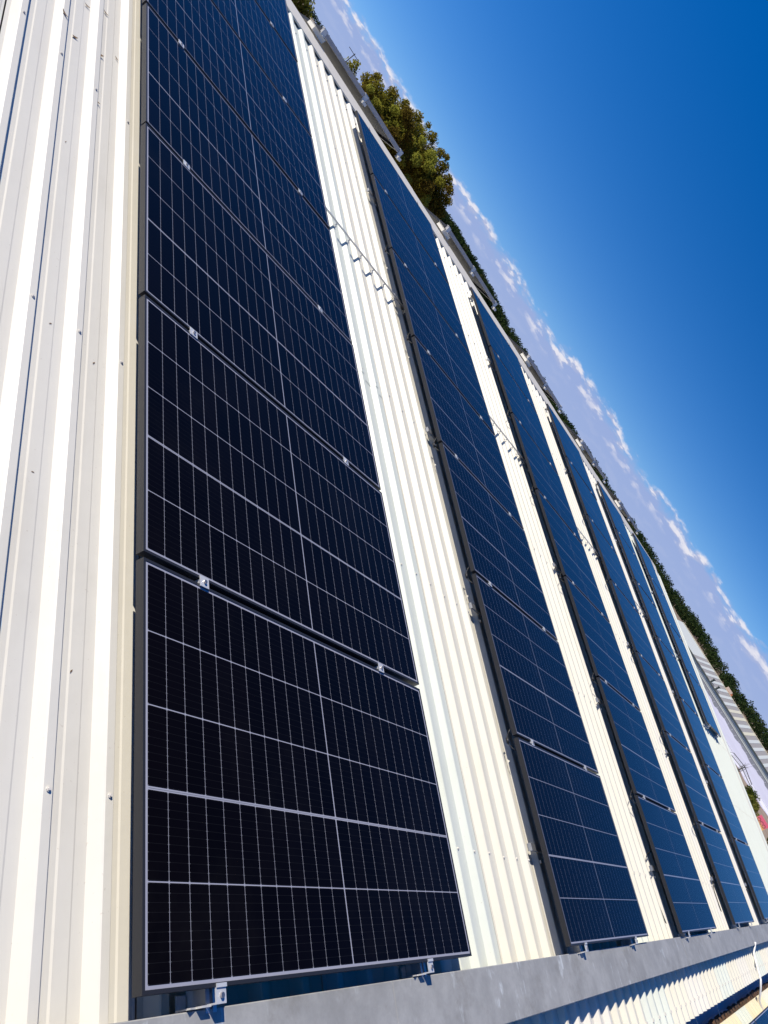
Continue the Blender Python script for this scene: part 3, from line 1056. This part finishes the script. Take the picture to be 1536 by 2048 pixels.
HD = 258.0
hall = thing('plant_hall', 'long low hall whose roof alternates grey and pale strips', 'building', frame_at(76.5, HD, 0, 84.0))
hx0, hx1, hdep = -30.0, 46.0, 17.0
ez, rz = CAM.z - 0.0176 * HD, CAM.z - 0.0082 * (HD + hdep)
M['sheet_grey'] = mat('hall_grey_strip', (0.33, 0.31, 0.29), 0.6, var=0.1)
M['sheet_pale'] = mat('hall_pale_strip', (0.60, 0.62, 0.58), 0.5, var=0.1)
M['sheet_cream'] = mat('hall_cream_strip', (0.66, 0.62, 0.47), 0.5, var=0.1)
M['hall_wall'] = mat('hall_wall', (0.40, 0.45, 0.42), 0.6, var=0.1)
M['hall_dark'] = mat('hall_gutter', (0.06, 0.07, 0.06), 0.6)
x = hx0
i = 0
slope = (rz - ez) / hdep


def hall_strip(x0, x1, material, lift):
    b = MB()
    b.prism([(-0.4, ez - 0.4 * slope + lift), (hdep, rz + lift), (hdep, rz + lift - 0.12), (-0.4, ez - 0.4 * slope + lift - 0.12)], x0, x1, axis='x')
    obj('roof_strip', b.mesh('roof_strip', material), hall)


hall_strip(hx0, -16.0, M['sheet_pale'], 0.0)
x = -16.0
while x < hx1:
    hall_strip(x, x + 1.42, M['sheet_grey'], 0.0)
    hall_strip(x + 1.42, x + 2.44, M['sheet_cream'] if i in (7, 8, 10) else M['sheet_pale'], 0.05)
    x += 2.44; i += 1
b = MB(); b.box(hx0, hx1, 0, hdep - 0.2, -0.02, ez - 0.16)
obj('wall', b.mesh('wall', M['hall_wall']), hall)
b = MB(); b.box(hx0, hx1, -0.62, -0.42, ez - 0.34, ez - 0.12)
obj('gutter', b.mesh('gutter', M['hall_dark']), hall)
b = MB()
b.box(hx0, hx1, -0.10, -0.004, 0.95, 1.10); b.box(hx0, hx1, -0.10, -0.004, 0.55, 0.66); b.box(hx0, hx1, -0.2, -0.004, 0.12, 0.30)
obj('pipe_run', b.mesh('pipe_run', M['bracket']), hall)
b = MB(); b.box(hx0, hx1, hdep - 0.3, hdep + 0.3, rz + 0.052, rz + 0.20)
obj('ridge_cap', b.mesh('ridge_cap', M['sheet_cream']), hall)
b = MB(); b.tube([(0, 0, 0), (0, 0, 1.1)], 0.32, 8); b.tube([(0, 0, 1.1), (0, 0, 1.35)], 0.5, 8)
ventm = b.mesh('vent', M['hall_dark'])
for vx in (-6.6, -4.1):
    obj('vent', ventm, hall, (vx, -0.2, ez - 0.05))

# yard: pale concrete with an asphalt strip of slabs behind it
M['yard'] = mat('pale_concrete', (0.62, 0.60, 0.68), 0.8, var=0.08, var_scale=0.08)
M['asphalt'] = mat('asphalt', (0.20, 0.20, 0.21), 0.85, var=0.15, var_scale=0.2)
M['line'] = mat('joint_line', (0.46, 0.45, 0.48), 0.8)
M['tan'] = mat('tan_dirt', (0.36, 0.27, 0.19), 0.95, var=0.35, var_scale=0.4)
b = MB()
n = 60
for i in range(n + 1):
    azd = 70 + 15 * i / n
    q0, q1 = polar(azd, 205), polar(azd, 265)
    b.v += [(q0.x, q0.y, 0.008), (q1.x, q1.y, 0.008)]
for i in range(n):
    b.f.append((2 * i, 2 * i + 1, 2 * i + 3, 2 * i + 2))
road = tag(obj('service_road', b.mesh('service_road', M['asphalt'])), kind='structure')
lm = MB()
for i in range(34):
    azd = 71 + i * 0.40
    q0, q1 = polar(azd, 206), polar(azd + 0.05, 250)
    dx = polar(azd + 0.022, 206) - q0
    lm.v += [(q0.x, q0.y, 0.012), (q0.x + dx.x, q0.y + dx.y, 0.012), (q1.x + dx.x, q1.y + dx.y, 0.012), (q1.x, q1.y, 0.012)]
    k = len(lm.v) - 4
    lm.f.append((k, k + 1, k + 2, k + 3))
obj('joint_line', lm.mesh('joint_line', M['line']), road)
b = MB()
for i in range(n + 1):
    azd = 70 + 15 * i / n
    wob = 9 * math.sin(azd * 3.1) + 6 * math.sin(azd * 7.7 + 1) + 4 * math.sin(azd * 15)
    q0, q1 = polar(azd, 146 + 2 * math.sin(azd * 4)), polar(azd, 226 + wob * 0.55)
    b.v += [(q0.x, q0.y, 0.016), (q1.x, q1.y, 0.016)]
for i in range(n):
    b.f.append((2 * i, 2 * i + 1, 2 * i + 3, 2 * i + 2))
yard = tag(obj('concrete_yard', b.mesh('concrete_yard', M['yard'])), kind='structure')
b = MB()
for i in range(n + 1):
    azd = 70 + 18 * i / n
    q0, q1 = polar(azd, 100), polar(azd, 145.5)
    b.v += [(q0.x, q0.y, 0.006), (q1.x, q1.y, 0.006)]
for i in range(n):
    b.f.append((2 * i, 2 * i + 1, 2 * i + 3, 2 * i + 2))
tag(obj('dirt_strip', b.mesh('dirt_strip', M['tan'])), kind='structure')
# low white wall along the near side of the yard, in lengths
M['white_wall'] = mat('white_wall', (0.74, 0.73, 0.76), 0.7, var=0.08)
for i, (a0, a1) in enumerate(((74.0, 78.2), (78.25, 81.0), (81.05, 82.05), (82.3, 86.5))):
    q0, q1 = polar(a0, 150), polar(a1, 150)
    d = q1 - q0
    mw = Matrix.Translation(q0) @ Matrix.Rotation(math.atan2(d.y, d.x), 4, 'Z')
    b = MB(); b.box(0, d.length, -0.12, 0.12, -0.05, 0.55); b.box(-0.02, d.length + 0.02, -0.16, 0.16, 0.55, 0.62)
    thing('low_wall', 'low white yard wall, %s' % ('long length left of the steel frame', 'length behind the steel frame', 'short length right of the steel frame', 'length behind the shrubs and the sign')[i],
          'wall', mw, 'white wall lengths along the yard', b.mesh('low_wall', M['white_wall']))

# bent steel frame with twin rails
M['dark_steel'] = mat('dark_steel', (0.07, 0.075, 0.07), 0.5, 0.3)
FD = 118.0
fr = thing('steel_frame', 'dark bent twin rail steel frame standing at the edge of the yard', 'frame', Matrix.Identity(4))


def apt(azd, elr, dist):
    q = polar(azd, dist, CAM.z + elr * dist)
    return q


P = [apt(79.40, -0.0415, FD), apt(79.56, -0.0385, FD), apt(80.57, -0.0362, FD), apt(81.62, -0.0400, FD), apt(81.66, -0.0420, FD)]
dn = Vector((0, 0, -0.42))
b = MB(); b.tube(P, 0.05, 7)
obj('rail', b.mesh('rail', M['dark_steel']), fr)
b = MB(); b.tube([P[0] + dn * 0.3, P[1] + dn, P[2] + dn, P[3] + dn * 0.6], 0.045, 7)
obj('rail', b.mesh('rail', M['dark_steel']), fr)
b = MB()
for i in range(14):
    q = 0.06 + 0.9 * i / 13
    s = q * 2
    base_ = P[1].lerp(P[2], min(1, s)) if s <= 1 else P[2].lerp(P[3], s - 1)
    b.tube([base_ + dn, base_], 0.022, 5)
tag(obj('rungs', b.mesh('rungs', M['bracket'])), kind='stuff')
bpy.data.objects['rungs'].parent = fr
for q in (P[0], P[2], P[4]):
    b = MB(); b.tube([(q.x, q.y, -0.05), (q.x, q.y, q.z)], 0.05, 6)
    obj('leg', b.mesh('leg', M['dark_steel']), fr)
# bare twiggy bush behind the frame's bend
bq = polar(80.55, 130)
b = MB()
rr = random.Random(5)
for i in range(9):
    e = Vector((rr.uniform(-.5, .5), rr.uniform(-.4, .4), rr.uniform(1.6, 2.6)))
    mid = e * 0.55 + Vector((rr.uniform(-.25, .25), rr.uniform(-.25, .25), 0))
    b.tube([(0, 0, -0.05), mid, e], 0.035, 5, 0.012)
    b.tube([mid, mid + Vector((rr.uniform(-.6, .6), rr.uniform(-.3, .3), rr.uniform(.3, .7)))], 0.02, 5, 0.008)
thing('bare_bush', 'bare twiggy bush above the bend of the steel frame', 'bush', Matrix.Translation(bq), data=b.mesh('bare_bush', M['bark']))
# leafy shrubs along the dirt
for i, (azd, dist, s, lab) in enumerate(((82.05, 118, 1.25, 'green shrub nearest the steel frame'), (82.65, 116, 1.15, 'yellow green shrub between the green shrub and the sign'),
                                          (83.15, 112, 0.8, 'low yellow weeds left of the sign'), (85.2, 104, 1.3, 'dark shrub right of the sign'))):
    q = polar(azd, dist)
    so_ = thing('shrub', lab, 'shrub', Matrix.Translation(q), 'shrubs beside the yard')
    lb = [(rr.uniform(-s, s) * 0.8, rr.uniform(-s, s) * 0.5, rr.uniform(0.3, 0.9) * s, 0.55 * s, 0.5 * s, 0.5 * s, (0.25, 0.7, 0.95, 0.2)[i]) for _ in range(6)]
    obj('leaves', foliage('leaves', lb, 420, 0.12, M['shrub'], 30 + i, shell=0.4), so_)
    b = MB()
    for l in lb:
        b.tube([(0, 0, -0.05), (l[0] * .6, l[1] * .6, l[2])], 0.03, 5, 0.012)
    obj('stems', b.mesh('stems', M['bark']), so_)

# hand painted sign, pink over orange
SD = 88.0
sq = polar(83.80, SD)
sg = thing('painted_sign', 'small pink and orange painted sign with dark round letters on posts', 'sign',
           Matrix.Translation((sq.x, sq.y, 0)) @ Matrix.Rotation(-R_(83.8), 4, 'Z'))
zc = CAM.z - 0.0535 * SD
m_ = bpy.data.materials.new('sign_paint'); m_.use_nodes = True
t = NT(m_.node_tree); p = m_.node_tree.nodes['Principled BSDF']
tcn = t.n('ShaderNodeTexCoord'); s_ = t.n('ShaderNodeSeparateXYZ'); t.link(tcn.outputs['Generated'], s_.inputs[0])
t.link(t.mix(t.ramp(t.math('ADD', s_.outputs[2], t.math('MULTIPLY', t.noise(tcn.outputs['Object'], 2.0, 3), 0.25)), 0.45, 0.8), (0.75, 0.42, 0.16), (0.72, 0.13, 0.20)), p.inputs['Base Color'])
b = MB(); b.box(-0.62, 0.62, -0.03, 0.03, zc - 0.48, zc + 0.48)
obj('board', b.mesh('board', m_), sg)
for px in (-0.5, 0.5):
    b = MB(); b.box(px - 0.04, px + 0.04, 0.032, 0.10, -0.05, zc + 0.40)
    obj('post', b.mesh('post', M['bark']), sg)
fc = bpy.data.curves.new('lettering', 'FONT')
fc.body = 'OCO'
fc.size = 0.46
fc.extrude = 0.006
fc.align_x = 'CENTER'
fc.align_y = 'CENTER'
tmp = bpy.data.objects.new('lettering_curve', fc)
fmesh = bpy.data.meshes.new_from_object(tmp)
bpy.data.objects.remove(tmp)
fmesh.materials.clear()
fo = obj('lettering', fmesh, sg)
fo.location = (0, -0.038, zc + 0.04)
fo.rotation_euler = (math.pi / 2, 0, 0)
fmesh.materials.append(mat('sign_ink', (0.16, 0.05, 0.04), 0.8))

# orange and white lorry box at the forest foot
cq = polar(76.1, 470)
cz = ground_h(76.1, 470)
tk = thing('lorry', 'orange and white box lorry parked below the forest', 'lorry', Matrix.Translation((cq.x, cq.y, cz)) @ Matrix.Rotation(-R_(70), 4, 'Z') @ Matrix.Scale(0.62, 4))
M['box_white'] = mat('lorry_box', (0.78, 0.60, 0.46), 0.5)
M['box_orange'] = mat('lorry_orange', (0.62, 0.22, 0.09), 0.5)
b = MB(); b.box(-3.6, 2.6, -1.2, 1.2, 1.5, 3.9); obj('cargo_box', b.mesh('cargo_box', M['box_white']), tk)
b = MB(); b.box(-3.6, 2.6, -1.2, 1.2, 0.9, 1.497); obj('chassis', b.mesh('chassis', M['box_orange']), tk)
b = MB(); b.prism([(2.7, 0.8), (4.3, 0.8), (4.3, 1.9), (3.9, 3.0), (2.7, 3.0)], -1.15, 1.15); obj('cab', b.mesh('cab', M['box_orange']), tk)
wm = MB(); wm.tube([(0, -0.15, 0), (0, 0.15, 0)], 0.48, 12); wmesh = wm.mesh('wheel', M['cable'])
for wx in (-2.6, 3.4):
    for wy in (-1.05, 1.05):
        obj('wheel', wmesh, tk, (wx, wy, 0.48))
